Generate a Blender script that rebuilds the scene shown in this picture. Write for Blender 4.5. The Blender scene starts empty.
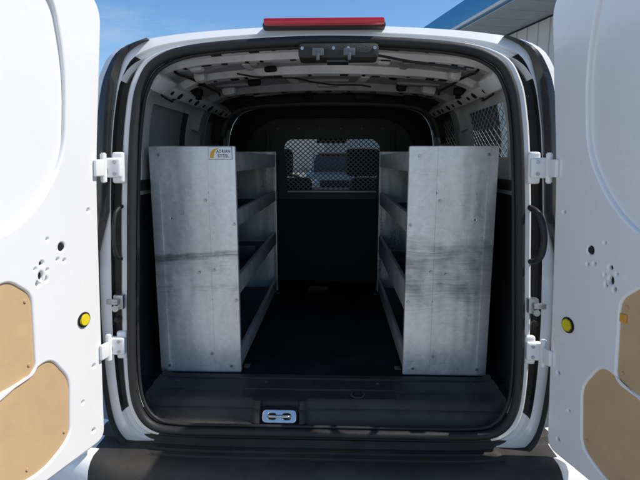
import bpy, bmesh, math, random
from mathutils import Vector, Matrix
random.seed(7)
SC = bpy.context.scene
COL = SC.collection
try:
    SC.view_settings.view_transform='Standard'; SC.view_settings.look='None'; SC.view_settings.exposure=0
except Exception: pass

# ------------------------------------------------------------------ materials
def nt(name):
    m=bpy.data.materials.new(name); m.use_nodes=True
    t=m.node_tree; b=t.nodes['Principled BSDF']
    return m,t,b
def pm(name,col,rough=.5,metal=0,var=.08,scale=6,bump=0,bscale=150,coat=0,rvar=.08,spec=.5,stretch=(1,1,1)):
    m,t,b=nt(name); N=t.nodes; L=t.links
    tc=N.new('ShaderNodeTexCoord'); mp=N.new('ShaderNodeMapping'); mp.inputs['Scale'].default_value=stretch
    L.new(tc.outputs['Object'],mp.inputs['Vector'])
    n=N.new('ShaderNodeTexNoise'); n.inputs['Scale'].default_value=scale; n.inputs['Detail'].default_value=8; n.inputs['Roughness'].default_value=.65
    L.new(mp.outputs[0],n.inputs['Vector'])
    r=N.new('ShaderNodeValToRGB'); r.color_ramp.elements[0].position=.3; r.color_ramp.elements[1].position=.7
    r.color_ramp.elements[0].color=(*[c*(1-var) for c in col],1); r.color_ramp.elements[1].color=(*[min(1,c*(1+var)) for c in col],1)
    L.new(n.outputs['Fac'],r.inputs['Fac']); L.new(r.outputs[0],b.inputs['Base Color'])
    mr=N.new('ShaderNodeMapRange'); mr.inputs['To Min'].default_value=max(0,rough-rvar); mr.inputs['To Max'].default_value=min(1,rough+rvar)
    L.new(n.outputs['Fac'],mr.inputs['Value']); L.new(mr.outputs[0],b.inputs['Roughness'])
    b.inputs['Metallic'].default_value=metal
    b.inputs['Specular IOR Level'].default_value=spec
    b.inputs['Coat Weight'].default_value=coat; b.inputs['Coat Roughness'].default_value=.08
    if bump:
        n2=N.new('ShaderNodeTexNoise'); n2.inputs['Scale'].default_value=bscale; n2.inputs['Detail'].default_value=4
        L.new(mp.outputs[0],n2.inputs['Vector'])
        bp=N.new('ShaderNodeBump'); bp.inputs['Strength'].default_value=bump; bp.inputs['Distance'].default_value=.002
        L.new(n2.outputs['Fac'],bp.inputs['Height']); L.new(bp.outputs[0],b.inputs['Normal'])
    return m
def galv(name,rubs,dirt,xfade=None):
    """galvanised sheet: spangle + faint vertical mottling + several bands of rub marks
    rubs: list of (z centre, half height, strength, threshold, softness, add, stretch, darkness, slope)"""
    m,t,b=nt(name); N=t.nodes; L=t.links
    tc=N.new('ShaderNodeTexCoord')
    v=N.new('ShaderNodeTexVoronoi'); v.inputs['Scale'].default_value=75
    L.new(tc.outputs['Object'],v.inputs['Vector'])
    mp0=N.new('ShaderNodeMapping'); mp0.inputs['Scale'].default_value=(2.2,2.2,.45); L.new(tc.outputs['Object'],mp0.inputs['Vector'])
    n=N.new('ShaderNodeTexNoise'); n.inputs['Scale'].default_value=5; n.inputs['Detail'].default_value=7; n.inputs['Roughness'].default_value=.5
    L.new(mp0.outputs[0],n.inputs['Vector'])
    sep=N.new('ShaderNodeSeparateColor'); L.new(v.outputs['Color'],sep.inputs[0])
    a=N.new('ShaderNodeMath'); a.operation='MULTIPLY_ADD'; a.inputs[1].default_value=.17
    L.new(sep.outputs[0],a.inputs[0]); L.new(n.outputs['Fac'],a.inputs[2])
    r=N.new('ShaderNodeValToRGB'); e=r.color_ramp.elements
    e[0].position=.36; e[0].color=(.62,.63,.635,1); e[1].position=.80; e[1].color=(.90,.90,.895,1)
    L.new(a.outputs[0],r.inputs['Fac'])
    col=r.outputs[0]
    wn=N.new('ShaderNodeTexNoise'); wn.inputs['Scale'].default_value=2.6; wn.inputs['Detail'].default_value=2; L.new(tc.outputs['Object'],wn.inputs['Vector'])
    ws=N.new('ShaderNodeVectorMath'); ws.operation='SCALE'; ws.inputs['Scale'].default_value=.08; L.new(wn.outputs['Color'],ws.inputs[0])
    wa=N.new('ShaderNodeVectorMath'); wa.operation='ADD'; L.new(tc.outputs['Object'],wa.inputs[0]); L.new(ws.outputs[0],wa.inputs[1])
    sx=N.new('ShaderNodeSeparateXYZ'); L.new(wa.outputs[0],sx.inputs[0])
    big=N.new('ShaderNodeTexNoise'); big.inputs['Scale'].default_value=14; big.inputs['Detail'].default_value=7; L.new(tc.outputs['Object'],big.inputs['Vector'])
    for (zc,zh,strength,thresh,soft,add,stretch,dark,slope) in rubs:
        mp=N.new('ShaderNodeMapping'); mp.inputs['Scale'].default_value=stretch; mp.inputs['Rotation'].default_value=(0,math.radians(slope),0); L.new(wa.outputs[0],mp.inputs['Vector'])
        s=N.new('ShaderNodeTexNoise'); s.inputs['Scale'].default_value=1; s.inputs['Detail'].default_value=7; s.inputs['Roughness'].default_value=.8
        L.new(mp.outputs[0],s.inputs['Vector'])
        d=N.new('ShaderNodeMath'); d.operation='SUBTRACT'; d.inputs[1].default_value=zc+.04; L.new(sx.outputs['Z'],d.inputs[0])
        ab=N.new('ShaderNodeMath'); ab.operation='ABSOLUTE'; L.new(d.outputs[0],ab.inputs[0])
        mk=N.new('ShaderNodeMapRange'); mk.interpolation_type='SMOOTHSTEP'; mk.inputs['From Min'].default_value=zh; mk.inputs['From Max'].default_value=zh*.3
        mk.inputs['To Min'].default_value=0; mk.inputs['To Max'].default_value=add; L.new(ab.outputs[0],mk.inputs['Value'])
        su=N.new('ShaderNodeMath'); su.operation='ADD'; L.new(s.outputs['Fac'],su.inputs[0]); L.new(mk.outputs[0],su.inputs[1])
        su2=N.new('ShaderNodeMath'); su2.operation='MULTIPLY_ADD'; su2.inputs[1].default_value=.7; L.new(big.outputs['Fac'],su2.inputs[0]); L.new(su.outputs[0],su2.inputs[2])
        last=su2
        if xfade:
            xf=N.new('ShaderNodeMapRange'); xf.interpolation_type='SMOOTHSTEP'; xf.inputs['From Min'].default_value=xfade[0]; xf.inputs['From Max'].default_value=xfade[1]; xf.inputs['To Min'].default_value=0; xf.inputs['To Max'].default_value=-.16
            L.new(sx.outputs['X'],xf.inputs['Value'])
            su3=N.new('ShaderNodeMath'); su3.operation='ADD'; L.new(su2.outputs[0],su3.inputs[0]); L.new(xf.outputs[0],su3.inputs[1]); last=su3
        th=N.new('ShaderNodeMapRange'); th.inputs['From Min'].default_value=thresh; th.inputs['From Max'].default_value=thresh+soft
        th.inputs['To Max'].default_value=strength; L.new(last.outputs[0],th.inputs['Value'])
        mx=N.new('ShaderNodeMix'); mx.data_type='RGBA'; L.new(th.outputs[0],mx.inputs['Factor'])
        L.new(col,mx.inputs['A']); mx.inputs['B'].default_value=(dark,dark,dark*1.03,1); col=mx.outputs['Result']
    mp2=N.new('ShaderNodeMapping'); mp2.inputs['Scale'].default_value=(9,9,150); mp2.inputs['Rotation'].default_value=(0,math.radians(-9),0); L.new(wa.outputs[0],mp2.inputs['Vector'])
    s2=N.new('ShaderNodeTexNoise'); s2.inputs['Scale'].default_value=1; s2.inputs['Detail'].default_value=5; L.new(mp2.outputs[0],s2.inputs['Vector'])
    t2=N.new('ShaderNodeMapRange'); t2.inputs['From Min'].default_value=.66; t2.inputs['From Max'].default_value=.78; t2.inputs['To Max'].default_value=dirt; L.new(s2.outputs['Fac'],t2.inputs['Value'])
    mx2=N.new('ShaderNodeMix'); mx2.data_type='RGBA'; L.new(t2.outputs[0],mx2.inputs['Factor']); L.new(col,mx2.inputs['A']); mx2.inputs['B'].default_value=(.25,.25,.26,1)
    L.new(mx2.outputs['Result'],b.inputs['Base Color'])
    b.inputs['Metallic'].default_value=.45
    rr=N.new('ShaderNodeMapRange'); rr.inputs['From Min'].default_value=.3; rr.inputs['From Max'].default_value=.8; rr.inputs['To Min'].default_value=.24; rr.inputs['To Max'].default_value=.40
    L.new(a.outputs[0],rr.inputs['Value']); L.new(rr.outputs[0],b.inputs['Roughness'])
    nb=N.new('ShaderNodeTexNoise'); nb.inputs['Scale'].default_value=6; nb.inputs['Detail'].default_value=1; L.new(mp0.outputs[0],nb.inputs['Vector'])
    bp=N.new('ShaderNodeBump'); bp.inputs['Strength'].default_value=.6; bp.inputs['Distance'].default_value=.008
    L.new(nb.outputs['Fac'],bp.inputs['Height']); L.new(bp.outputs[0],b.inputs['Normal'])
    return m
def glass(name,tint=(.8,.85,.85),ior=1.45):
    m,t,b=nt(name); N=t.nodes; L=t.links
    t.nodes.remove(b); o=N['Material Output']
    tr=N.new('ShaderNodeBsdfTransparent'); tr.inputs[0].default_value=(*tint,1)
    g=N.new('ShaderNodeBsdfGlossy'); g.inputs['Roughness'].default_value=.03
    fr=N.new('ShaderNodeFresnel'); fr.inputs[0].default_value=ior
    mx=N.new('ShaderNodeMixShader'); L.new(fr.outputs[0],mx.inputs[0]); L.new(tr.outputs[0],mx.inputs[1]); L.new(g.outputs[0],mx.inputs[2])
    L.new(mx.outputs[0],o.inputs[0]); return m

M=dict(
 white=pm('white_paint',(.885,.875,.862),.26,0,.02,3,coat=.6),
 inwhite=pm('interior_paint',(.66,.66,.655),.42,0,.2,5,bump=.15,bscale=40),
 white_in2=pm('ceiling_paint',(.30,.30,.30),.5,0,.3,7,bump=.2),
 rubber=pm('black_rubber',(.016,.016,.016),.6,0,.25,20,bump=.3),
 plastic=pm('charcoal_grained_plastic',(.036,.033,.029),.55,0,.5,7,bump=.9,bscale=380,spec=.4),
 plastic2=pm('worn_grey_plastic',(.09,.088,.084),.5,0,.3,20,bump=.4,bscale=500),
 greyplastic=pm('dark_grey_trim',(.028,.0285,.029),.7,0,.3,10,bump=.5,bscale=500,spec=.2),
 mat=pm('rubber_mat',(.013,.013,.0135),.7,0,.8,5,bump=.5,bscale=250,spec=.2),
 black=pm('satin_black',(.007,.007,.0075),.6,0,.3,8,spec=.25),
 bulk=pm('dark_grey_partition',(.032,.033,.034),.5,0,.35,6,spec=.35),
 void=pm('cavity_shade_black',(.006,.006,.006),.9,0,.2,8),  # near-black colour stands in for the shade inside holes and recesses
 galvL=galv('galvanised_sheet_scratched',[(1.080,.026,.75,1.12,.26,.42,(6,6,190),.07,3),(1.045,.075,.50,1.04,.44,.30,(9,9,150),.16,-2),(.955,.03,.4,1.18,.25,.34,(8,8,190),.14,-5)],.6),
 galvR=galv('galvanised_sheet_scuffed',[(1.02,.20,.66,.92,.55,.38,(5,5,170),.17,1),(1.06,.15,.62,1.10,.30,.32,(8,8,260),.08,-3),(.93,.10,.55,1.12,.28,.30,(8,8,260),.09,4)],.6,(.54,.74)),
 galvplain=galv('galvanised_sheet',[(1.0,.2,.2,1.3,.3,.1,(8,8,120),.2,0)],.5),
 galvlip=pm('galvanised_shelf_lip',(.55,.555,.56),.38,.4,.25,12,bump=.2,bscale=40),
 galvdark=pm('shade_dark_galvanised_tray',(.08,.082,.085),.6,.2,.3,9,spec=.3),  # galvanised metal darkened to paint in the shade of the shelf bays
 steel=pm('zinc_steel',(.45,.46,.48),.35,.9,.25,30),
 chrome=pm('bright_chrome',(.68,.68,.68),.25,1,.1,30),
 darksteel=pm('painted_mesh',(.15,.15,.155),.5,.3,.25,30),
 lightmesh=pm('galvanised_mesh',(.50,.50,.49),.5,.3,.2,30),
 panelgrey=pm('grey_blanking_panel',(.40,.41,.42),.35,0,.12,6,coat=.3),
 brown=pm('tan_hardboard',(.59,.40,.215),.62,0,.08,9,bump=.25,bscale=500),
 yellow=pm('yellow_plastic',(.80,.62,.02),.4,0,.08,30),
 red=pm('red_lens',(.60,.008,.02),.15,0,.15,30,coat=.6),
 lamp=pm('dark_lamp_lens',(.022,.021,.022),.2,0,.3,20,coat=.5),
 asphalt=pm('weathered_asphalt',(.35,.33,.295),.9,0,.2,3,bump=.6,bscale=120),
 paint=pm('lane_paint',(.7,.7,.66),.8,0,.15,12),
 blue=pm('blue_metal_roof',(.025,.25,.50),.4,.1,.1,3),
 siding=pm('pale_metal_siding',(.66,.66,.65),.5,0,.06,2),
 soffit=pm('soffit_panel',(.60,.60,.59),.6,0,.08,2),
 silver=pm('silver_car_paint',(.50,.485,.46),.35,.1,.05,3,coat=.5),
 carblue=pm('dark_car_paint',(.06,.06,.065),.25,.3,.05,3,coat=.7),
 darkglass=pm('tinted_glass',(.02,.022,.024),.12,0,.1,3,coat=.2),
 seat=pm('seat_fabric',(.02,.02,.022),.85,0,.2,40,bump=.5,bscale=400),
 beige=pm('headliner',(.09,.088,.082),.9,0,.15,20,bump=.4,bscale=300),
 sticker=pm('sticker_white',(.98,.98,.97),.35,0,.01,10,coat=.4),
 stickeredge=pm('dark_sticker_edge',(.16,.16,.16),.7,0,.2,60),  # dark rim drawn around the sticker to set it off
 ink=pm('sticker_blue_ink',(.006,.010,.04),.5,0,.05,10),
 orange=pm('sticker_yellow_ink',(.95,.48,.01),.5,0,.05,10),
 amber=pm('amber_reflector',(.8,.35,.05),.3,0,.1,20,coat=.3),
 glass=glass('clear_glass',(.50,.53,.525)),
 tglass=glass('side_window_glass',(.72,.75,.74),1.2),
 tglass2=glass('dark_side_glass',(.16,.17,.17),1.3),
)
# ------------------------------------------------------------------ mesh helpers
def link(name,me,mat,parent=None,smooth=True):
    o=bpy.data.objects.new(name,me); COL.objects.link(o)
    if mat is not None:
        ms=mat if isinstance(mat,(list,tuple)) else [mat]
        if len(me.materials)>0: me.materials.clear()
        for m in ms: me.materials.append(M[m])
    if smooth:
        for p in me.polygons: p.use_smooth=True
        me.set_sharp_from_angle(angle=math.radians(38))
    if parent is not None:
        o.parent=parent
        loc=parent.location.copy() if parent.type=='EMPTY' else Vector((0,0,0))
        o.matrix_parent_inverse=Matrix.Translation(-loc)
    return o
def empty(name,loc,label,cat,group=None):
    e=bpy.data.objects.new(name,None); COL.objects.link(e); e.location=loc; e.empty_display_size=.2
    e['label']=label; e['category']=cat
    if group: e['group']=group
    return e
def bm2me(bm,name):
    bmesh.ops.recalc_face_normals(bm,faces=bm.faces)
    me=bpy.data.meshes.new(name); bm.to_mesh(me); bm.free(); return me
def box_bm(bm,c,s,bev=0,rot=None,seg=2):
    b2=bmesh.new(); bmesh.ops.create_cube(b2,size=1)
    bmesh.ops.scale(b2,vec=s,verts=b2.verts)
    if bev: bmesh.ops.bevel(b2,geom=list(b2.edges),offset=bev,segments=seg,profile=.6,affect='EDGES')
    if rot is not None: bmesh.ops.transform(b2,matrix=rot.to_4x4(),verts=b2.verts)
    bmesh.ops.translate(b2,vec=c,verts=b2.verts)
    tmp=bpy.data.meshes.new('t'); b2.to_mesh(tmp); b2.free(); bm.from_mesh(tmp); bpy.data.meshes.remove(tmp)
def box(name,mat,parent,c,s,bev=.003,rot=None,seg=2):
    bm=bmesh.new(); box_bm(bm,c,s,bev,rot,seg); return link(name,bm2me(bm,name),mat,parent)
def boxes(name,mat,parent,lst,bev=.003):
    bm=bmesh.new()
    for it in lst: box_bm(bm,it[0],it[1],it[2] if len(it)>2 else bev,it[3] if len(it)>3 else None)
    return link(name,bm2me(bm,name),mat,parent)
def cyl_bm(bm,c,r,h,axis='Z',seg=24,r2=None,bev=0):
    b2=bmesh.new(); bmesh.ops.create_cone(b2,cap_ends=True,segments=seg,radius1=r,radius2=r if r2 is None else r2,depth=h)
    if bev:
        ed=[e for e in b2.edges if abs(e.verts[0].co.z-e.verts[1].co.z)<1e-6]
        bmesh.ops.bevel(b2,geom=ed,offset=bev,segments=2,affect='EDGES')
    if isinstance(axis,str):
        R={'Z':Matrix.Identity(4),'X':Matrix.Rotation(math.pi/2,4,'Y'),'Y':Matrix.Rotation(math.pi/2,4,'X')}[axis]
    else: R=Vector(axis).to_track_quat('Z','Y').to_matrix().to_4x4()
    bmesh.ops.transform(b2,matrix=Matrix.Translation(c)@R,verts=b2.verts)
    tmp=bpy.data.meshes.new('t'); b2.to_mesh(tmp); b2.free(); bm.from_mesh(tmp); bpy.data.meshes.remove(tmp)
def cyl(name,mat,parent,c,r,h,axis='Z',seg=24,r2=None,bev=0):
    bm=bmesh.new(); cyl_bm(bm,c,r,h,axis,seg,r2,bev); return link(name,bm2me(bm,name),mat,parent)
def curve_mesh(name,splines,dim='2D',extrude=0,bevel=0,offset=0,res=2,closed=True):
    cu=bpy.data.curves.new(name,'CURVE'); cu.dimensions=dim
    if dim=='2D': cu.fill_mode='BOTH'
    cu.extrude=extrude; cu.bevel_depth=bevel; cu.bevel_resolution=res; cu.offset=offset
    for pts in splines:
        s=cu.splines.new('POLY'); s.points.add(len(pts)-1)
        for i,p in enumerate(pts): s.points[i].co=(p[0],p[1],p[2] if len(p)>2 else 0,1)
        s.use_cyclic_u=closed
    o=bpy.data.objects.new('tmp',cu); COL.objects.link(o)
    dg=bpy.context.evaluated_depsgraph_get(); dg.update()
    me=bpy.data.meshes.new_from_object(o.evaluated_get(dg)); bpy.data.objects.remove(o); bpy.data.curves.remove(cu)
    me.name=name; return me
def area(p): return sum(p[i][0]*p[(i+1)%len(p)][1]-p[(i+1)%len(p)][0]*p[i][1] for i in range(len(p)))/2
def plate(name,mat,parent,outer,holes,thick,bev,mtx):
    o=list(outer)
    if area(o)<0: o.reverse()
    hs=[]
    for h in holes:
        h=list(h)
        if area(h)>0: h.reverse()
        hs.append(h)
    me=curve_mesh(name,[o]+hs,'2D',max(0.0001,thick/2-bev),bev,-bev)
    me.transform(Matrix.Translation((0,0,-thick/2)))
    flat=[abs(p.normal.z)>.9995 for p in me.polygons]
    me.transform(mtx)
    if mtx.determinant()<0: me.flip_normals()
    ob=link(name,me,mat,parent)
    for p,f in zip(me.polygons,flat):
        if f: p.use_smooth=False
    return ob
def tube(name,mat,parent,pts,r,closed=False,res=3):
    me=curve_mesh(name,[pts],'3D',0,r,0,res,closed); return link(name,me,mat,parent)
def rpoly(pts,r,n=6):
    out=[]; N=len(pts)
    for i in range(N):
        p0=Vector(pts[i-1][:2]); p=Vector(pts[i][:2]); p1=Vector(pts[(i+1)%N][:2])
        rr=pts[i][2] if len(pts[i])>2 else r
        a=(p0-p); b=(p1-p); d=min(rr,a.length*.48,b.length*.48)
        A=p+a.normalized()*d; B=p+b.normalized()*d
        for k in range(n+1):
            t=k/n; q=A*(1-t)**2+p*2*t*(1-t)+B*t*t; out.append((q.x,q.y))
    return out
def circ(x,y,r,n=20,sy=1): return [(x+r*math.cos(2*math.pi*k/n),y+r*sy*math.sin(2*math.pi*k/n)) for k in range(n)]
# ------------------------------------------------------------------ outlines of the van (x half width, z)
SUB=5
SEAL=[(0,.530),(.30,.530),(.51,.532),(.592,.552),(.635,.615),(.648,.72),(.645,.90),(.635,1.10),(.627,1.28),(.615,1.46),(.602,1.58),(.580,1.68),(.525,1.755),(.38,1.796),(0,1.815)]
OUTER=[(0,.44),(.32,.44),(.56,.44),(.68,.45),(.74,.52),(.765,.68),(.775,.90),(.772,1.10),(.765,1.28),(.752,1.46),(.735,1.60),(.700,1.73),(.625,1.812),(.42,1.850),(0,1.868)]
LIN=[(0,.585),(.32,.585),(.56,.585),(.67,.59),(.705,.62),(.72,.72),(.722,.90),(.72,1.10),(.71,1.28),(.700,1.46),(.685,1.60),(.65,1.70),(.575,1.765),(.40,1.80),(0,1.822)]
def half(c):
    P=[(-c[1][0],c[1][1])]+list(c)+[(-c[-2][0],c[-2][1])]
    out=[]
    for i in range(1,len(P)-2):
        for k in range(SUB):
            t=k/SUB; q=[]
            for a in (0,1):
                p0,p1,p2,p3=P[i-1][a],P[i][a],P[i+1][a],P[i+2][a]
                q.append(.5*((2*p1)+(-p0+p2)*t+(2*p0-5*p1+4*p2-p3)*t*t+(-p0+3*p1-3*p2+p3)*t**3))
            out.append(tuple(q))
    out.append(tuple(c[-1])); return out
def full(h): return list(h)+[(-x,z) for x,z in reversed(h[1:-1])]
FS,FO,FL=full(half(SEAL)),full(half(OUTER)),full(half(LIN))
NL=len(FS); HALF=14*SUB
def kof(i): return min(i,NL-1-i)
def lerp2(A,B,t): return [(a[0]*(1-t)+b[0]*t,a[1]*(1-t)+b[1]*t) for a,b in zip(A,B)]
def scl(A,s,zc=1.18): return [(x*s,zc+(z-zc)*s) for x,z in A]
def sl(z): return .05*(z-.54)
def loft_mesh(name,loops,skip=None,matf=None,cap_last=False):
    bm=bmesh.new(); V=[[bm.verts.new(p) for p in lp] for lp in loops]; n=len(loops[0])
    for j in range(len(loops)-1):
        for i in range(n):
            if skip and skip(j,i): continue
            f=bm.faces.new((V[j][i],V[j][(i+1)%n],V[j+1][(i+1)%n],V[j+1][i]))
            if matf: f.material_index=matf(j,i)
    if cap_last: bm.faces.new(V[-1])
    lo=[v for v in bm.verts if not v.link_faces]; bmesh.ops.delete(bm,geom=lo,context='VERTS')
    me=bpy.data.meshes.new(name); bmesh.ops.recalc_face_normals(bm,faces=bm.faces); bm.to_mesh(me); bm.free(); return me

VAN=empty('cargo_van',(0,1.9,0),'white cargo van with both rear doors swung open','van')
# --- interior lining
inner0=scl(FS,.985)
LY=[.02,.06,.12,.2,.4,.85,1.2,1.65,1.82]
LT=[0,.35,.75,1,1,1,1,1,1]
lin=[]
for y,t in zip(LY,LT):
    A=lerp2(inner0,FL,t); lin.append([(x,y+sl(z)*(1-t),z) for x,z in A])
W0,W1=45,53
def cut(y0,y1,i): return W0<=kof(i)<W1 and any(a-.001<=y0 and y1<=b+.001 for a,b in ((.4,.85),(1.2,1.65)))
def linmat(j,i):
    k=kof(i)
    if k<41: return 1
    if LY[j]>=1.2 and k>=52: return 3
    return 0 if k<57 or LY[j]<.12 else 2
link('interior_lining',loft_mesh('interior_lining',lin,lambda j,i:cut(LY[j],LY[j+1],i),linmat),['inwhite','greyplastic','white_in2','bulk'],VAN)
# --- outer body
def shell(y,s,f=None):
    out=[]
    for x,z in FO:
        X=x*s; Z=z+(.03 if z>1.5 else 0)*min(1,max(0,(y-.1)/.5))
        if f: X,Z=f(X,Z)
        out.append((X,y,Z))
    return out
sh=[]
def ring(t,y): return [(x,y+sl(z),z) for x,z in lerp2(FS,FO,t)]
sh.append([(x,.02+sl(z),z) for x,z in inner0])
sh.append(ring(.0,.004)); sh.append(ring(.20,.0)); sh.append(ring(.25,.006)); sh.append(ring(.31,.040)); sh.append(ring(.53,.040)); sh.append(ring(.57,.024)); sh.append(ring(1,.04))
SY=[.02,.0,.0,.0,.03,.04,.03,.04]
for y,s in ((.12,1.05),(.4,1.09),(.85,1.1),(1.2,1.1),(1.65,1.1),(1.82,1.1),(2.62,1.08)):
    sh.append(shell(y,s)); SY.append(y)
sh.append(shell(3.35,1.05,lambda x,z:(x if z<1.1 else x*(.98+.02*(1.1/z)),z if z<1.05 else 1.05+(z-1.05)*.1))); SY.append(3.35)
sh.append(shell(4.0,.99,lambda x,z:(x,z if z<.85 else .85+(z-.85)*.12))); SY.append(4.0)
sh.append(shell(4.15,.9,lambda x,z:(x,z if z<.75 else .75+(z-.75)*.12))); SY.append(4.15)
def shcut(j,i):
    k=kof(i)
    if j>=7 and cut(SY[j],SY[j+1],i): return True
    if SY[j]==1.82 and SY[j+1]==2.62 and 39<=k<56: return True
    if SY[j]==2.62 and (39<=k<54 or k>=59): return True
    return False
def shmat(j,i):
    k=kof(i)
    if j<1 and k<19: return 1
    if j<7 and k<12: return 1
    if j in(3,4,5) and 20<k<59: return 1  # gutter faces blackened to paint in the shadow of the door gap
    return 0
link('body',loft_mesh('body',sh,shcut,shmat,True),['white','plastic'],VAN)
def lattice(bm,f,W,H,a,b,wd,th):
    sl_=b/a
    for sgn in (1,-1):
        c=-H-W*sl_
        while c<H+W*sl_:
            pts=[]
            for u in (0,W):
                v=c+sgn*sl_*u
                if 0<=v<=H: pts.append((u,v))
            for v in (0,H):
                u=(v-c)/(sgn*sl_)
                if 0<u<W: pts.append((u,v))
            if len(pts)>=2:
                p,q=pts[0],pts[1]; d=Vector((q[0]-p[0],q[1]-p[1]))
                if d.length>.004:
                    nrm=Vector((-d.y,d.x)).normalized()*wd/2
                    vs=[]
                    for t in (0,th):
                        for (P,s) in ((p,1),(q,1),(q,-1),(p,-1)):
                            vs.append(bm.verts.new(f(P[0]+nrm.x*s,P[1]+nrm.y*s,t+sgn*th*.3)))
                    for fc in ((0,1,2,3),(7,6,5,4),(0,4,5,1),(1,5,6,2),(2,6,7,3),(3,7,4,0)): bm.faces.new([vs[k] for k in fc])
            c+=b
for side in (1,-1):
    for ya,yb in ((.4,.85),(1.2,1.65)):
        jl0,jl1=LY.index(ya),LY.index(yb); js0,js1=SY.index(ya),SY.index(yb)
        def ix(k): return k if side>0 else (NL-k)%NL
        ks=list(range(W0,W1+1))
        def bound(A,j0,j1):
            return [A[j0][ix(k)] for k in ks]+[A[j1][ix(k)] for k in reversed(ks)]
        Li,So=bound(lin,jl0,jl1),bound(sh,js0,js1)
        win=link('side_window_frame',loft_mesh('side_window_frame',[Li,So]),'rubber',VAN)
        n=len(ks)
        fs=[(i,i+1,2*n-2-i,2*n-1-i) for i in range(n-1)]
        me=bpy.data.meshes.new('glass')
        if side>0:
            vs=[tuple(Vector(p)*.25+Vector(q)*.75) for p,q in zip(Li,So)]
            me.from_pydata(vs,[],fs); link('window_glass',me,'tglass' if ya<1 else 'tglass2',win)
            bm=bmesh.new()
            p00,p01=Vector(Li[0]),Vector(Li[n-1])
            W,H=yb-ya,(p01-p00).length
            def f2(u,v,t,p00=p00,p01=p01,W=W,H=H,side=side,ya=ya):
                p=p00+(p01-p00)*(v/H); return Vector((p.x-side*(.004+t)+side*.012*math.sin(math.pi*max(0,min(1,v/H))),ya+u,p.z))
            lattice(bm,f2,W,H,.050,.034,.0028,.0015)
            link('security_screen',bm2me(bm,'security_screen'),'lightmesh',win)
        else:
            vs=[tuple(Vector(p)*.80+Vector(q)*.20) for p,q in zip(Li,So)]
            me.from_pydata(vs,[],fs); link('blanking_panel',me,'panelgrey',win)
# --- weather seal
tube('door_seal','rubber',VAN,[(x,-.004+sl(z),z) for x,z in scl(FS,.995)],.0145,True)
tube('seal_lip','rubber',VAN,[(x,.012+sl(z),z) for x,z in scl(FS,.972)],.006,True)
# --- interior beams
def inset_pt(k,ins):
    x,z=FL[k]; c=Vector((0,1.35)); v=Vector((x,z))-c; L=v.length; v=v*((L-ins)/L)+c; return v.x,v.y
def arcbeam(name,mat,k0,k1,y0,y1,inset,drop):
    ks=list(range(k0,HALF+1)); idx=ks+[(NL-k)%NL for k in reversed(ks[:-1])]
    loops=[]
    for y,d in [(y0,0),(y0+.012,drop),(y1-.012,drop),(y1,0)]:
        lp=[]
        for i in idx:
            a,b=inset_pt(i,inset+d); lp.append((a,y,b))
        loops.append(lp)
    bm=bmesh.new(); V=[[bm.verts.new(p) for p in lp] for lp in loops]
    for j in range(3):
        for i in range(len(idx)-1): bm.faces.new((V[j][i],V[j][i+1],V[j+1][i+1],V[j+1][i]))
    for e in (0,-1): bm.faces.new([V[j][e] for j in range(4)])
    return link(name,bm2me(bm,name),mat,VAN)
def roof_x(u):
    return min(range(NL),key=lambda i:abs(FL[i][0]-u)+(10 if FL[i][1]<1.7 else 0))
def slot(par,u,y,ins,w,l,mat='void',name='access_hole',h=.004,yaw=0):
    i=roof_x(u); a,b=inset_pt(i,ins)
    ang=math.atan2(FL[(i+1)%NL][1]-FL[i-1][1],FL[(i+1)%NL][0]-FL[i-1][0])
    fl2=b+(u-a)*math.tan(ang) if abs(math.tan(ang))<2 else b
    return box(name,mat,par,(u,y,fl2),(w,l,h),min(w,l,h)*.45,Matrix.Rotation(-ang,3,'Y')@Matrix.Rotation(yaw,3,'Z'))
h1=arcbeam('rear_header','inwhite',55,0,.075,.20,.0,.014)
h2=arcbeam('rear_header','inwhite',56,0,.235,.29,.0,.024)
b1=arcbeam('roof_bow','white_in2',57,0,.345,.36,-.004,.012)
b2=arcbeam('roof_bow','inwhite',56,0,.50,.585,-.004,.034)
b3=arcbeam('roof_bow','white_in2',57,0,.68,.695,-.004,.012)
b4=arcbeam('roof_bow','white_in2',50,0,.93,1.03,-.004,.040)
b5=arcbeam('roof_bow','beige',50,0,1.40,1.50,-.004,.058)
arcbeam('headliner_edge','black',48,0,1.375,1.398,-.004,.046)
p1=arcbeam('pillar_arch','inwhite',42,0,.30,.375,-.004,.012)
arcbeam('pillar_arch','white_in2',42,0,1.06,1.15,-.004,.016)
rnd=random.Random(3)
for u in (-.52,-.47,-.41,-.355,-.30,-.235,-.17,-.12,.22,.27,.33,.38,.44,.485,.53):
    slot(h1,u+rnd.uniform(-.008,.008),.137+rnd.uniform(-.025,.02),.0145,rnd.choice((.012,.018,.034)),rnd.choice((.016,.03,.05)))
for u in (-.50,-.43,-.36,-.28,-.22,-.12,-.04,.05,.13,.22,.29,.37,.44,.51): slot(h2,u+rnd.uniform(-.01,.01),.263,.0245,rnd.choice((.012,.022,.034)),rnd.choice((.014,.026)))
for u in (-.52,-.46,-.38,-.33,-.24,-.2,-.07,.07,.15,.2,.33,.42,.47,.52): slot(b2,u,.545+rnd.uniform(-.01,.01),.0305,rnd.choice((.014,.034)),rnd.choice((.016,.034)))
for u in (-.5,-.43,-.36,-.22,-.1,.0,.1,.22,.36,.43,.5): slot(b4,u,.975,.0365,rnd.choice((.016,.03)),.03)
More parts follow.
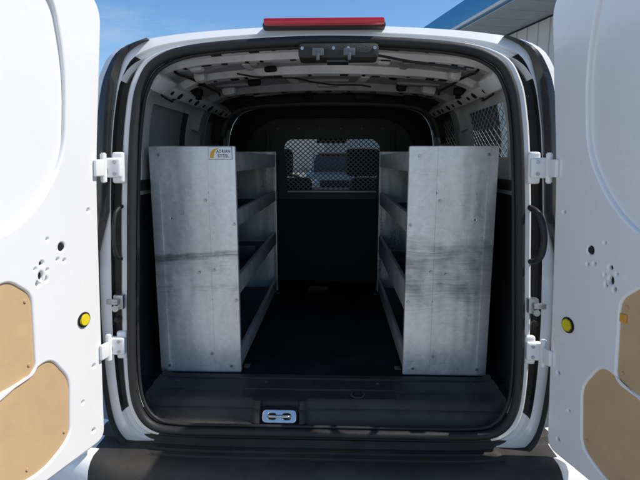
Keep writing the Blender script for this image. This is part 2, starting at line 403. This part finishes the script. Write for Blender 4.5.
for (u,y,w,l,yaw) in ((-.44,.40,.15,.03,.5),(-.30,.42,.03,.12,0),(-.12,.40,.18,.03,-.25),(.12,.41,.18,.03,.25),(.30,.42,.03,.12,0),(.44,.40,.15,.03,-.5),
                      (-.36,.63,.20,.03,.35),(.0,.63,.26,.035,0),(.36,.63,.20,.03,-.35),(-.42,.82,.20,.04,-.3),(-.16,.80,.04,.18,.1),(.16,.80,.04,.18,-.1),(.42,.82,.20,.04,.3),(0,.86,.20,.06,0),
                      (-.3,1.18,.28,.05,.15),(.3,1.18,.28,.05,-.15),(0,1.2,.14,.12,0)):
    slot(VAN,u,y,.004,w,l,'inwhite' if rnd.random()<.5 else 'white_in2','pressed_swage',.016,yaw)
for (u,y,w,l,h,mt) in ((-.47,.315,.05,.05,.03,'inwhite'),(-.26,.32,.035,.05,.035,'white_in2'),(.21,.32,.05,.04,.03,'inwhite'),(.41,.315,.06,.05,.03,'white_in2'),(-.50,.47,.05,.06,.05,'inwhite'),(.50,.47,.05,.06,.05,'inwhite'),
                       (-.22,.47,.05,.03,.02,'black'),(.28,.62,.04,.04,.03,'black'),(-.33,.74,.06,.04,.03,'black'),(.35,.90,.05,.05,.04,'black'),(-.48,.90,.07,.06,.05,'inwhite'),(.48,.90,.07,.06,.05,'inwhite'),(.0,.90,.10,.04,.03,'white_in2'),(-.12,1.3,.05,.05,.04,'black'),(.20,1.3,.12,.06,.05,'greyplastic')):
    slot(VAN,u,y,.014,w,l,mt,'roof_bracket',h)
for u in (-.46,-.26,.31,.47): slot(h1,u,.095,.0145,.012,.012,'steel','screw',.008)
for s in (1,-1):
    x,z=FL[58]
    r=box('cant_rail','inwhite',VAN,(s*(x-.012),.78,z-.022),(.05,1.16,.055),.012,Matrix.Rotation(s*math.radians(40),3,'Y'))
    for k in range(10):
        cyl('access_hole','void',r,(s*(x-.031),.24+k*.115+rnd.uniform(-.02,.02),z-.044),.009 if k%2 else rnd.choice((.014,.018)),.006,(s*.66,0,.75),16)
    x2,z2=FL[42]
    box('belt_rail','greyplastic',VAN,(s*(x2-.006),.9,z2+.0),(.026,1.45,.04),.01)
    tube('wiring_loom','rubber',VAN,[(s*(.52+.02*math.sin(k*.9)),.22+k*.09,1.758-.008*math.cos(k*1.3)) for k in range(13)],.005)
    tube('wiring_loom','rubber',VAN,[(s*(.60+.01*math.sin(k*1.7)),.30+k*.03,1.70-.03*math.sin(k*.52)) for k in range(7)],.004)
    boxes('trim_bracket','black',VAN,[((s*.56,.62,1.735),(.05,.03,.03),.006),((s*.57,.66,1.72),(.03,.05,.02),.006)])
    boxes('trim_bracket','black',VAN,[((s*.42,1.10,1.765),(.06,.05,.03),.008)])
    boxes('gusset','inwhite',VAN,[((s*.575,.22,1.715),(.06,.16,.05),.012,Matrix.Rotation(s*math.radians(48),3,'Y'))])
    boxes('gusset','inwhite',VAN,[((s*.665,.15,1.56),(.03,.10,.14),.010,Matrix.Rotation(s*math.radians(-6),3,'Y')),((s*.655,.14,1.57),(.012,.05,.06),.005)])
    for q in (1.52,1.60): cyl('access_hole','void',VAN,(s*.6495,.17,q),.008,.006,'X',16)
tube('wiring_loom','rubber',VAN,[(.16+.028*k,.09+.06*math.sin(k*.35),1.775-.004*k*k*.12) for k in range(11)],.004)
tube('wiring_loom','rubber',VAN,[(-.35+.05*k+.01*math.sin(k*2),.45+.035*k,1.782-.006*math.sin(k*1.1)) for k in range(12)],.0035)
# latch console on the header
con=box('latch_console','plastic',VAN,(.045,.075,1.777),(.245,.09,.045),.012)
for q in (.005,.10):
    boxes('striker','darksteel',con,[((q-.022,.03,1.772),(.035,.012,.022)),((q-.022,.026,1.758),(.010,.014,.022))],)
box('lamp_cover','darkglass',con,(.043,.075,1.752),(.07,.05,.012),.004)
for u in (-.065,.03,.075,.155): cyl('screw','steel',con,(u,.030,1.783),.005,.006,'Y',12)
# --- load floor and sill
fl=box('load_floor_mat','mat',VAN,(0,1.04,.6),(1.40,1.56,.012),.004)
hseal=half(SEAL)
def sealz(x):
    x=abs(x)
    for i in range(len(hseal)-1):
        if hseal[i][0]<=x<=hseal[i+1][0]: return hseal[i][1]+(hseal[i+1][1]-hseal[i][1])*(x-hseal[i][0])/max(1e-6,hseal[i+1][0]-hseal[i][0])
    return .60
def sill():
    prof=[(.275,.600),(.272,.612),(.268,.617),(.240,.617),(.236,.611),(.226,.611),(.222,.617),(.150,.618),(.146,.614),(.088,.614),(.080,.618),(.074,.615),(.068,.606),(.062,.590),(.054,.586),(.050,.580),(.044,.562),(.038,.550),(.030,.546),(.004,.543)]
    xs=[-.634+1.268*k/200 for k in range(201)]
    def ss(a,b,x):
        t=max(0,min(1,(x-a)/(b-a))); return t*t*(3-2*t)
    loops=[]
    for y,z in prof:
        lp=[]
        for x in xs:
            e=max(0,(abs(x)-.575)/.059); lo=sealz(x)+.010
            zz=z+(.016*e*e if y>.07 else 0); yy=y
            pod=ss(-.255,-.235,x)*(1-ss(-.07,-.05,x))
            if .03<y<.08: yy-=.014*pod; 
            pk=ss(-.222,-.214,x)*(1-ss(-.090,-.082,x))
            if .037<y<.070: yy+=.022*pk
            if .084<y<.20:
                zz-=.006*ss(.26,.275,x)*(1-ss(.49,.505,x))
                zz-=.006*ss(-.52,-.505,x)*(1-ss(-.315,-.30,x))
            zz=max(zz,lo); lp.append((x,yy,zz))
        loops.append(lp)
    bm=bmesh.new(); V=[[bm.verts.new(p) for p in lp] for lp in loops]
    for j in range(len(prof)-1):
        for i in range(len(xs)-1): bm.faces.new((V[j][i],V[j][i+1],V[j+1][i+1],V[j+1][i]))
    return bm2me(bm,'sill_trim')
st=link('sill_trim',sill(),'plastic',VAN)
tl=math.radians(62)
LM=Matrix.Translation((-.152,.038,.570))@Matrix.Rotation(tl,4,'X')
cap=lambda w,h: rpoly([(-w,-h),(w,-h),(w,h),(-w,h)],h*.8,8)
plate('latch_recess','void',st,cap(.066,.030),[],.010,.003,Matrix.Translation((0,.004,.0))@LM)
la=plate('latch_bezel','chrome',st,cap(.060,.023),[rpoly([(-.040,-.009),(-.012,-.009),(-.012,.009),(-.040,.009)],.008),rpoly([(.012,-.009),(.040,-.009),(.040,.009),(.012,.009)],.008)],.012,.0035,LM@Matrix.Translation((0,0,.006)))
def LP(x,y,z): return tuple(LM@Vector((x,y,z)))
tube('striker_bar','chrome',st,[LP(-.038,0,-.002),LP(-.038,0,.012),LP(-.032,0,.017),LP(.032,0,.017),LP(.038,0,.012),LP(.038,0,-.002)],.0052)
cyl('round_cover','plastic2',st,(.122,.114,.616),.027,.005,'Z',32,None,.002)
cyl('cover_centre','void',st,(.122,.114,.6187),.021,.003,'Z',28,None,.001)
cyl('cover_centre','plastic',st,(.122,.114,.6205),.010,.004,'Z',20,None,.001)
for x in (-.56,-.22,.20,.56): cyl('trim_plug','plastic2',st,(x,.20,.6185),.006,.004,'Z',14,None,.001)
# --- bumper
def bumper():
    prof=[(.06,.50),(.03,.505),(.010,.500),(.004,.488),(-.004,.480),(-.026,.478),(-.030,.472),(-.040,.472),(-.044,.478),(-.058,.478),(-.062,.472),(-.072,.472),(-.076,.478),(-.115,.479),(-.138,.470),(-.155,.452),(-.165,.42),(-.172,.36),(-.16,.30),(-.05,.27)]
    xs=[-.96+1.92*k/120 for k in range(121)]
    loops=[]
    for y,z in prof:
        loops.append([(x,y+ .12*(abs(x)/.92)**4 ,z-.01*(abs(x)/.9)**2+(.006 if abs(x)>.60 and z==.472 else 0)) for x in xs])
    bm=bmesh.new(); V=[[bm.verts.new(p) for p in lp] for lp in loops]
    for j in range(len(prof)-1):
        for i in range(120):
            f=bm.faces.new((V[j][i],V[j][i+1],V[j+1][i+1],V[j+1][i]))
            xm=abs((xs[i]+xs[i+1])/2)
            f.material_index=0 if xm<.80-.002*j and j<18 else 1
    return bm2me(bm,'bumper')
bmp=link('rear_bumper',bumper(),['plastic','white'],VAN)
# --- tail lamps, brake light
for s in (1,-1):
    for nm,k0,k1,ta,tb,mt in (('tail_lamp',36,62,.60,.98,'lamp'),('pillar_gap_shade',15,36,.90,1.0,'rubber')):  # lower strip is painted shadow in the gap between pillar and door
        loops=[]
        for k in range(k0,k1+1):
            tA=ta
            if nm=='tail_lamp':
                if k>52: tA=ta+(tb-.03-ta)*((k-52)/10)**1.5
                if k<40: tA=ta+(.90-ta)*(1-(k-36)/4)
            (xa,za),(xb,zb)=lerp2(FS,FO,tA)[k],lerp2(FS,FO,tb)[k]
            y=.022+sl(za)
            loops.append([(s*xa,y+.035,za),(s*xa,y,za),(s*(xa+xb)/2,y-.008,(za+zb)/2),(s*xb,y,zb),(s*(xb+.01),y+.06,zb)])
        bm=bmesh.new(); V=[[bm.verts.new(p) for p in lp] for lp in loops]
        for j in range(len(loops)-1):
            for i in range(4): bm.faces.new((V[j][i],V[j][i+1],V[j+1][i+1],V[j+1][i]))
        bm.faces.new(V[0]); bm.faces.new(V[-1])
        link(nm,bm2me(bm,nm),mt,VAN)
bl=box('brake_light','red',VAN,(0,.068,1.866),(.37,.05,.020),.008)
box('light_housing','plastic',bl,(0,.092,1.860),(.38,.06,.018),.007)
# --- bulkhead
BM=Matrix(((1,0,0,0),(0,0,-1,1.79),(0,1,0,0),(0,0,0,1)))
bo=[(x*.995,z) for x,z in scl(FL,.995)]
hole=rpoly([(-.29,1.245),(.31,1.245),(.335,1.54),(.30,1.585),(-.28,1.585),(-.315,1.54)],.03)
bk=plate('bulkhead','black',VAN,bo,[hole],.012,.002,BM)
up=rpoly([(-.60,1.18),(.60,1.18),(.58,1.50),(.50,1.66),(.36,1.725),(-.36,1.725),(-.50,1.66),(-.58,1.50)],.05)
plate('partition_upper','bulk',bk,up,[hole],.008,.003,Matrix.Translation((0,-.007,0))@BM)
bm=bmesh.new(); lattice(bm,lambda u,v,t:Vector((-.32+u,1.80+t,1.235+v)),.66,.36,.034,.030,.0060,.002)
link('bulkhead_mesh',bm2me(bm,'bulkhead_mesh'),'darksteel',bk)
box('partition_ledge','lightmesh',bk,(.01,1.772,1.237),(.60,.02,.012),.004)
for s in (-1,1):
    box('bulkhead_brace','bulk',bk,(s*.42,1.77,1.43),(.03,.02,.42),.004)
for k in range(6): cyl('bulkhead_bolt','darksteel',bk,(-.35+k*.14,1.772,1.655),.005,.006,'Y',8)
# --- cab
cabf=box('cab_floor','greyplastic',VAN,(0,2.6,.55),(1.4,1.5,.03),.01)
for s in (-1,1):
    hx=.40 if s<0 else .235
    bm=bmesh.new()
    box_bm(bm,(s*.38,2.15,.98),(.48,.12,.68),.05,Matrix.Rotation(math.radians(8),3,'X'),3)
    box_bm(bm,(s*.38,2.40,.72),(.48,.50,.16),.05,None,3)
    seat=link('seat',bm2me(bm,'seat'),'seat',VAN)
    bm=bmesh.new(); box_bm(bm,(s*hx,2.06,1.43),(.25,.10,.20),.05,None,5)
    for q in (-.05,.05): cyl_bm(bm,(s*hx+q,2.07,1.31),.006,.1)
    link('headrest',bm2me(bm,'headrest'),'seat',seat)
db=box('dashboard','greyplastic',VAN,(0,3.12,1.02),(1.46,.38,.32),.06,None,4)
wr=[( -.38+.18*math.cos(a),2.86+.05*math.sin(a),1.14+.17*math.sin(a)) for a in [2*math.pi*k/32 for k in range(32)]]
sw=tube('steering_wheel','rubber',VAN,wr,.014,True); box('wheel_hub','rubber',sw,(-.38,2.87,1.13),(.30,.03,.06),.012)
gl=bpy.data.meshes.new('windscreen')
jA,jB=SY.index(2.62),SY.index(3.35)
ii=list(range(59,HALF+1))+[(NL-k)%NL for k in range(HALF-1,58,-1)]
vs=[sh[jA][i] for i in ii]+[sh[jB][i] for i in ii]; n=len(ii)
gl.from_pydata(vs,[],[(i,i+1,n+i+1,n+i) for i in range(n-1)])
link('windscreen',gl,'glass',VAN)
box('rear_view_mirror','black',VAN,(0,2.75,1.63),(.26,.03,.08),.015)
for s in (1,-1):
    for wy in (.80,3.35):
        bm=bmesh.new(); cyl_bm(bm,(s*.76,wy,.298),.298,.19,'X',40,None,.03)
        wh=link('wheel',bm2me(bm,'wheel'),'rubber',VAN)
        bm=bmesh.new(); cyl_bm(bm,(s*.852,wy,.298),.19,.02,'X',32,None,.006)
        for k in range(5):
            a=k*math.tau/5; box_bm(bm,(s*.864,wy+.09*math.cos(a),.298+.09*math.sin(a)),(.012,.15,.035),.004,Matrix.Rotation(a,3,'X'))
        link('rim',bm2me(bm,'rim'),'silver',wh)
        box('wheel_arch','plastic',VAN,(s*.845,wy,.53),(.02,.72,.12),.008)
    box('head_lamp','darkglass',VAN,(s*.68,4.02,.80),(.22,.14,.16),.04)
    box('door_mirror','black',VAN,(s*.98,2.75,1.15),(.20,.10,.22),.04)

# --- rear doors
def door(s):
    ca,sa=math.cos(math.radians(16)),math.sin(math.radians(16))
    O=Vector((s*.705,-.035,0)); dw=Vector((s*sa,-ca,0)); n=Vector((-s*ca,-sa,0))
    before=set(bpy.data.objects)
    def MT(t=0):
        return Matrix(((dw.x,0,n.x,O.x+n.x*t),(dw.y,0,n.y,O.y+n.y*t),(0,1,0,0),(0,0,0,1)))
    def W(w,z,t=0): return O+dw*w+n*t+Vector((0,0,z))
    outl=rpoly([(0,.49,.05),(.66,.49,.05),(.665,1.2,.2),(.64,1.99,.07),(.10,1.985,.06),(-.062,1.94,.09),(-.045,1.74,.15),(-.008,1.45,.25),(-.002,1.2,.2)],.05,8)
    d=plate('rear_door','white',VAN,outl,[],.045,.014,MT(-.033))
    d['label']='open white rear door showing its inner metal face'
    inl=rpoly([(.012,.525,.04),(.635,.525,.04),(.64,1.2,.2),(.615,1.955,.06),(.12,1.95,.06),(-.030,1.91,.09),(-.015,1.72,.15),(.010,1.42,.25),(.012,1.2,.2)],.05,8)
    win=rpoly([(.150,1.90,.08),(.112,1.70,.14),(.128,1.47,.14),(.205,1.345,.10),(.31,1.262,.10),(.53,1.262,.06),(.575,1.36,.06),(.565,1.90,.05)],.05,10)
    bu=rpoly([(.258,.875),(.258,1.095),(.325,1.150),(.43,1.11),(.43,.86),(.33,.862)],.028,7)
    lo=rpoly([(.146,.80),(.212,.897,.04),(.37,.835,.05),(.52,.80),(.52,.60),(.25,.565,.05),(.155,.615)],.035,7)
    holes=[win,bu,lo]
    for (w,z,r,sy) in ((.154,1.206,.010,1.2),(.146,1.165,.0035,1),(.169,1.172,.0035,1),(.222,1.172,.006,1),(.226,1.138,.007,1.7),(.212,1.125,.004,1.6),(.238,1.118,.004,1.6),(.205,1.15,.0025,1),(.243,1.16,.0025,1),
                       (.05,.80,.005,1),(.05,1.30,.004,1),(.10,.70,.004,1),(.06,.58,.006,1),(.46,1.18,.008,1),(.50,.95,.010,1.5),(.20,1.235,.0025,1)):
        holes.append(circ(w,z,r,16,sy))
    plate('inner_panel','white',d,inl,holes,.034,.006,MT(0))
    plate('hole_shade_sheet','void',d,rpoly([(.035,.545),(.60,.545),(.60,1.25),(.035,1.25)],.03),[],.002,.0005,MT(-.010))  # added black sheet paints the darkness behind the panel holes
    def grow(p,g):
        cx=sum(q[0] for q in p)/len(p); cz=sum(q[1] for q in p)/len(p)
        return [(cx+(a-cx)*g,cz+(b-cz)*g) for a,b in p]
    plate('window_blank','white',d,grow(win,1.03),[],.004,.001,MT(-.012))
    for p in (bu,lo): plate('hardboard_insert','brown',d,grow(p,1.03),[],.005,.001,MT(-.006))
    c=W(.0845,.967,.002)
    cyl('plug_ring','rubber',d,c,.024,.008,n,32,None,.003)
    cyl('plug','yellow',d,c+n*.003,.0195,.008,n,32,None,.003)
    cyl('grommet','rubber',d,W(.154,1.206,-.004),.009,.006,n,16)
    for (w,z) in ((.17,.64),(.30,.60),(.275,1.08),(.275,.90)):
        cyl('insert_clip','brown',d,W(w,z,-.0045),.005,.004,n,14,None,.001)
    R=Matrix.Rotation(math.atan2(dw.y,dw.x),3,'Z')
    for hz in (1.425,.835):
        bm=bmesh.new()
        box_bm(bm,(s*.678,.006,hz),(.050,.024,.062),.008,None,3)
        box_bm(bm,(s*.668,.016,hz),(.036,.020,.098),.009,None,3)
        box_bm(bm,tuple(W(.008,hz,.006)),(.036,.012,.052),.005,R,3)
        cyl_bm(bm,(s*.702,-.014,hz),.0095,.092,'Z',20,None,.003)
        h=link('hinge',bm2me(bm,'hinge'),'white',d)
        for q in (-.018,.018): cyl('hinge_bolt','steel',h,(s*.672,-.006,hz+q),.006,.006,'Y',6)
    k=1 if s>0 else .35
    pts=[(s*.672,.045,1.30),(s*.676,.02-.02*k,1.29),(s*(.676+.008*k),.01-.03*k,1.26),(s*(.676+.012*k),.006-.034*k,1.21),(s*(.676+.008*k),.01-.032*k,1.16),(s*.676,.02-.02*k,1.135),(s*.672,.045,1.125)]
    ctl=[]
    for i in range(len(pts)-1):
        for k in range(4):
            t=k/4; P=[Vector(pts[max(0,min(len(pts)-1,i+o))]) for o in (-1,0,1,2)]
            ctl.append(tuple(.5*((2*P[1])+(-P[0]+P[2])*t+(2*P[0]-5*P[1]+4*P[2]-P[3])*t*t+(-P[0]+3*P[1]-3*P[2]+P[3])*t**3)))
    ctl.append(pts[-1])
    tube('check_arm','rubber',d,ctl,.0095 if s>0 else .006)
    bm=bmesh.new(); box_bm(bm,(s*.676,.020,.985),(.034,.03,.050),.006); box_bm(bm,(s*.690,-.004,.99),(.040,.014,.018),.004); cyl_bm(bm,(s*.680,.0,.968),.011,.02,'Y',16)
    link('door_stay',bm2me(bm,'door_stay'),'steel',d)
    cyl('cable_grommet','rubber',d,(s*.682,.012,.925),.010,.02,'Y',20,None,.003)
    if s>0:
        box('amber_label','amber',d,W(.262,1.048,-.0035),(.03,.002,.022),.0006,R)
    for o in set(bpy.data.objects)-before:
        if o.type=='MESH':
            for v in o.data.vertices:
                v.co+=n*.055*(v.co.z-1.0)
    return d
dL=door(-1); dR=door(1)

# ------------------------------------------------------------------ shelving units
def unit(s,xo,xi,mat,label,tiers):
    y0,y1,z0,z1=.30,1.52,.608,1.50
    e=empty('shelving_unit',((xo+xi)/2,(y0+y1)/2,z0),label,'shelf','shelving units inside the van')
    w=abs(xi-xo); cx=(xo+xi)/2; h=z1-z0; cz=(z0+z1)/2
    F=Matrix(((1,0,0,0),(0,0,-1,y0),(0,1,0,0),(0,0,0,1)))
    xs=sorted((xo,xi))
    o=rpoly([(xs[0],z0),(xs[1],z0),(xs[1],z1),(xs[0],z1)],.006,3)
    hs=[circ(cx-s*.06,z0+.72,.004,10),circ(cx-s*.06,z0+.30,.004,10),circ(cx+s*.09,z0+.62,.003,10),circ(cx-s*.1,z0+.12,.005,10)]
    plate('end_panel',mat,e,o,hs,.02,.0025,F)
    xsm=xi+s*.105
    a,b=sorted((xi+s*.001,xsm))
    plate('panel_flange',mat,e,rpoly([(a,z0+.004),(b,z0+.004),(b,z1-.003),(a,z1-.003)],.003,2),[],.0022,.0007,Matrix.Translation((0,-.0015,0))@F)
    a,b=sorted((xo-s*.001,xo-s*.038))
    bm=bmesh.new(); box_bm(bm,((a+b)/2,y0-.0035,cz),(.037,.0016,h-.008),.0005,Matrix.Rotation(s*math.radians(7),3,'Z'))
    link('panel_flange',bm2me(bm,'panel_flange'),mat,e)
    plate('end_panel','galvplain',e,o,[],.02,.0025,Matrix.Translation((0,y1-y0,0))@F)
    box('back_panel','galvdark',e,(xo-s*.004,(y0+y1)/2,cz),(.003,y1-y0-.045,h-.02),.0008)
    L=y1-y0-.044; yc=(y0+y1)/2
    for k,(dz,lip) in enumerate(tiers):
        sz=z0+dz
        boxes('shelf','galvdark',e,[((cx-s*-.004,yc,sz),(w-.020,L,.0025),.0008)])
        boxes('shelf_lip','galvlip',e,[((xi+s*.004,yc,sz+lip/2-.01),(.0025,L-.001,lip),.0008),((xi+s*.012,yc,sz+lip-.01),(.016,L-.002,.003),.0008),
            ((xi+s*.010,yc,sz-.011),(.014,L-.003,.002),.0006)])
        if k==1: box('divider','galvdark',e,(cx+s*.010,y0+.5*(y1-y0),sz+.04),(w-.05,.002,.075),.0006)
    for yy in (y0+.03,y1-.03):
        box('upright','galvplain',e,(xi+s*.0075,yy,cz),(.003,.035,h-.01),.0008)
    for (dx,dz) in ((.125,.69),(.10,.42),(.16,.41),(.12,.08),(.04,.855),(.04,.03),(.30,.86),(.30,.03),(.012,.60),(.012,.30)):
        cyl('bolt','steel',e,(xi+s*dx*(w/.34),y0-.006,z0+dz),.0058,.006,'Y',6)
    for yy in (y0+.06,y1-.06): box('floor_bracket','darksteel',e,(xi-s*.012,yy,z0+.002),(.024,.03,.004),.001)
    return e
U1=unit(-1,-.66,-.335,'galvL','galvanised steel van shelving with maker sticker and thin scratches',((.03,.065),(.33,.070),(.60,.060),(.81,.070)))
U2=unit(1,.634,.308,'galvR','galvanised steel van shelving with heavy dark scuffs on end panel',((.03,.070),(.27,.110),(.58,.070),(.81,.070)))
stk=box('sticker','sticker',U1,(-.390,.2950,1.474),(.086,.0014,.044),.0003)
box('sticker_edge','stickeredge',stk,(-.390,.2962,1.4737),(.0885,.0010,.0468),.0003)
def text(body,size,loc,mat,parent,sx=1):
    cu=bpy.data.curves.new('txt','FONT'); cu.body=body; cu.size=size; cu.align_x='CENTER'; cu.extrude=.0002; cu.offset=.00025; cu.space_character=1.15
    o=bpy.data.objects.new('t',cu); COL.objects.link(o)
    dg=bpy.context.evaluated_depsgraph_get(); dg.update(); me=bpy.data.meshes.new_from_object(o.evaluated_get(dg)); bpy.data.objects.remove(o)
    me.transform(Matrix.Translation(loc)@Matrix.Rotation(math.pi/2,4,'X')@Matrix.Diagonal((sx,1,1,1)))
    return link('sticker_lettering',me,mat,parent,False)
text('ADRIAN',.0155,(-.3775,.2938,1.4755),'ink',stk,.83)
text('STEEL',.0155,(-.3775,.2938,1.4590),'ink',stk,.98)
SM=Matrix(((1,0,0,0),(0,0,-1,.2939),(0,1,0,0),(0,0,0,1)))
plate('sticker_swoosh','orange',stk,[(-.429,1.456),(-.426,1.476),(-.416,1.488),(-.390,1.4935),(-.407,1.484),(-.413,1.472),(-.414,1.456)],[],.0005,.0001,SM)

# ------------------------------------------------------------------ surroundings
g=link('ground',(lambda me:(me.from_pydata([(-300,-300,0),(300,-300,0),(300,400,0),(-300,400,0)],[],[(0,1,2,3)]),me)[1])(bpy.data.meshes.new('ground')),'asphalt',None,False)
g['kind']='structure'; g['label']='light grey asphalt parking lot surface'; g['category']='ground'
bm=bmesh.new()
for k in range(-5,7): box_bm(bm,(k*2.8+1.4,12.5,.005),(.1,5,.002))
for k in range(-4,6): box_bm(bm,(k*2.8+1.4-.4,1.2,.005),(.1,5,.002))
o=link('parking_lines',bm2me(bm,'parking_lines'),'paint'); o['kind']='structure'; o['label']='faded white parking bay lines on the asphalt'; o['category']='road marking'
ang=math.atan2(.22,.975)
B=empty('warehouse',(4.3,10,0),'pale metal warehouse with blue roof edge','building')
def bw(along,off,z):
    d=Vector((-.22,.975,0)).normalized(); r=Vector((d.y,-d.x,0)); return Vector((3.42,8.3,0))+d*along+r*off+Vector((0,0,z))
R=Matrix.Rotation(ang,3,'Z')
box('wall','siding',B,bw(6,6.0,2.2),(9.4,38,4.4),.01,R)
bm=bmesh.new()
for k in range(95): box_bm(bm,bw(-12.8+k*.4,1.285,2.2),(.03,.08,4.38),.008,R)
link('wall_rib',bm2me(bm,'wall_rib'),'siding',B)
box('soffit','soffit',B,bw(6,.65,4.46),(1.3,38.2,.05),.01,R)
bm=bmesh.new()
for k in range(63): box_bm(bm,bw(-12.6+k*.6,.65,4.428),(1.22,.04,.012),.003,R)
link('soffit_batten',bm2me(bm,'soffit_batten'),'soffit',B)
box('fascia','blue',B,bw(6,-.02,4.74),(.05,38.3,.58),.01,R)
box('gutter','siding',B,bw(6,-.075,4.50),(.06,38.3,.07),.015,R)
bm=bmesh.new()
for k in range(126): box_bm(bm,bw(-12.8+k*.3,3,5.03),(6,.035,.05),.008,R)
box_bm(bm,bw(6,3.02,4.98),(6.0,38.2,.05),.01,R)
link('roof',bm2me(bm,'roof'),'blue',B)
box('door','greyplastic',B,bw(10,1.28,1.1),(.06,1.0,2.2),.01,R)
B2=empty('storage_building',(-18,60,0),'long low beige storage building across the lot','building')
box('wall','soffit',B2,(-18,62,2),(50,12,4),.02)
box('roof','greyplastic',B2,(-18,62,4.15),(51,13,.3),.05)
for k in range(10): box('roller_door','siding',B2,(-40+k*4.8,55.97,1.5),(3.2,.08,3),.01)
def car(x,y,rot,mat,label):
    e=empty('parked_car',(0,0,0),label,'car','cars parked across the lot')
    prof=rpoly([(-2.2,.32),(2.2,.32),(2.25,.72,.1),(2.1,.98,.15),(1.0,1.08,.2),(-2.1,1.08,.15),(-2.25,.8,.1)],.08,5)
    SMx=Matrix(((0,0,1,.0),(1,0,0,0),(0,1,0,0),(0,0,0,1)))
    plate('body',mat,e,prof,[],1.84,.09,Matrix.Translation((.92,0,0))@SMx)
    bm=bmesh.new(); v=[bm.verts.new(p) for p in ((-.82,1.15,1.05),(.82,1.15,1.05),(.82,-2.05,1.05),(-.82,-2.05,1.05),(-.62,.35,1.66),(.62,.35,1.66),(.62,-1.75,1.66),(-.62,-1.75,1.66))]
    for fc in ((0,1,5,4),(1,2,6,5),(2,3,7,6),(3,0,4,7),(4,5,6,7),(3,2,1,0)): bm.faces.new([v[i] for i in fc])
    bmesh.ops.bevel(bm,geom=list(bm.edges),offset=.06,segments=2,affect='EDGES')
    link('cabin_glass',bm2me(bm,'cabin_glass'),'darkglass',e)
    boxes('roof_panel',mat,e,[((0,-.7,1.68),(1.22,2.15,.05),.02)]+[((sx*.72,.76,1.36),(.06,.99,.05),.01,Matrix.Rotation(math.radians(-37),3,'X')) for sx in (-1,1)])
    for sx in (-1,1):
        for yy in (1.4,-1.4):
            bm=bmesh.new(); cyl_bm(bm,(sx*.84,yy,.34),.34,.22,'X',28,None,.03); wh=link('wheel',bm2me(bm,'wheel'),'rubber',e)
            bm=bmesh.new(); cyl_bm(bm,(sx*.955,yy,.34),.22,.02,'X',20); link('hubcap',bm2me(bm,'hubcap'),'silver',wh)
        box('head_lamp','sticker',e,(sx*.68,2.19,.80),(.34,.12,.14),.03)
        box('wing_mirror',mat,e,(sx*1.0,.85,1.12),(.18,.1,.13),.03)
        box('tail_lamp','red',e,(sx*.74,-2.2,.88),(.22,.1,.18),.02)
    box('grille','black',e,(0,2.23,.72),(.9,.06,.22),.02); box('number_plate','sticker',e,(0,2.275,.52),(.3,.02,.1),.005)
    e.location=(x,y,0); e.rotation_euler=(0,0,rot)
    return e
car(.0,15.5,math.pi,'silver','pale silver SUV parked facing the van')
car(2.9,16,0,'carblue','dark car parked beside the silver one')
car(-2.9,15.8,math.pi,'carblue','dark car parked facing the van beside the silver one')

# ------------------------------------------------------------------ light and camera
SEL,SAZ=50,90
el,az=math.radians(SEL),math.radians(SAZ)
sd=Vector((math.cos(el)*math.sin(az),math.cos(el)*math.cos(az),math.sin(el)))
sun=bpy.data.lights.new('sun','SUN'); sun.energy=4.8; sun.angle=math.radians(.5); sun.color=(1,.95,.88)
so=bpy.data.objects.new('sun',sun); COL.objects.link(so); so.rotation_euler=(-sd).to_track_quat('-Z','Y').to_euler()
w=bpy.data.worlds.new('World'); SC.world=w; w.use_nodes=True; t=w.node_tree
sky=t.nodes.new('ShaderNodeTexSky'); sky.sky_type='NISHITA'; sky.sun_disc=False; sky.sun_elevation=el; sky.sun_rotation=az
sky.air_density=1.0; sky.dust_density=.15; sky.ozone_density=3.0
tc=t.nodes.new('ShaderNodeTexCoord'); mp=t.nodes.new('ShaderNodeMapping'); mp.inputs['Scale'].default_value=(1.2,1.2,5)
ns=t.nodes.new('ShaderNodeTexNoise'); ns.inputs['Scale'].default_value=2.2; ns.inputs['Detail'].default_value=8; ns.inputs['Roughness'].default_value=.6
rp=t.nodes.new('ShaderNodeMapRange'); rp.inputs['From Min'].default_value=.52; rp.inputs['From Max'].default_value=.78; rp.inputs['To Max'].default_value=.45
hs=t.nodes.new('ShaderNodeHueSaturation'); hs.inputs['Saturation'].default_value=1.18; hs.inputs['Value'].default_value=1.05
mx=t.nodes.new('ShaderNodeMix'); mx.data_type='RGBA'; mx.inputs['B'].default_value=(5.4,5.5,5.6,1)
L=t.links
L.new(tc.outputs['Generated'],mp.inputs[0]); L.new(mp.outputs[0],ns.inputs['Vector']); L.new(ns.outputs['Fac'],rp.inputs['Value'])
L.new(sky.outputs[0],hs.inputs['Color'])
L.new(rp.outputs[0],mx.inputs['Factor']); L.new(hs.outputs[0],mx.inputs['A'])
L.new(mx.outputs['Result'],t.nodes['Background'].inputs[0]); t.nodes['Background'].inputs[1].default_value=.15
cam=bpy.data.cameras.new('camera'); cam.lens=27; cam.sensor_width=36; cam.clip_end=1000; cam.clip_start=.02
co=bpy.data.objects.new('camera',cam); COL.objects.link(co); co.location=(.04,-1.5,1.45)
co.rotation_euler=(math.radians(90-9.5),0,math.radians(1.9)); SC.camera=co
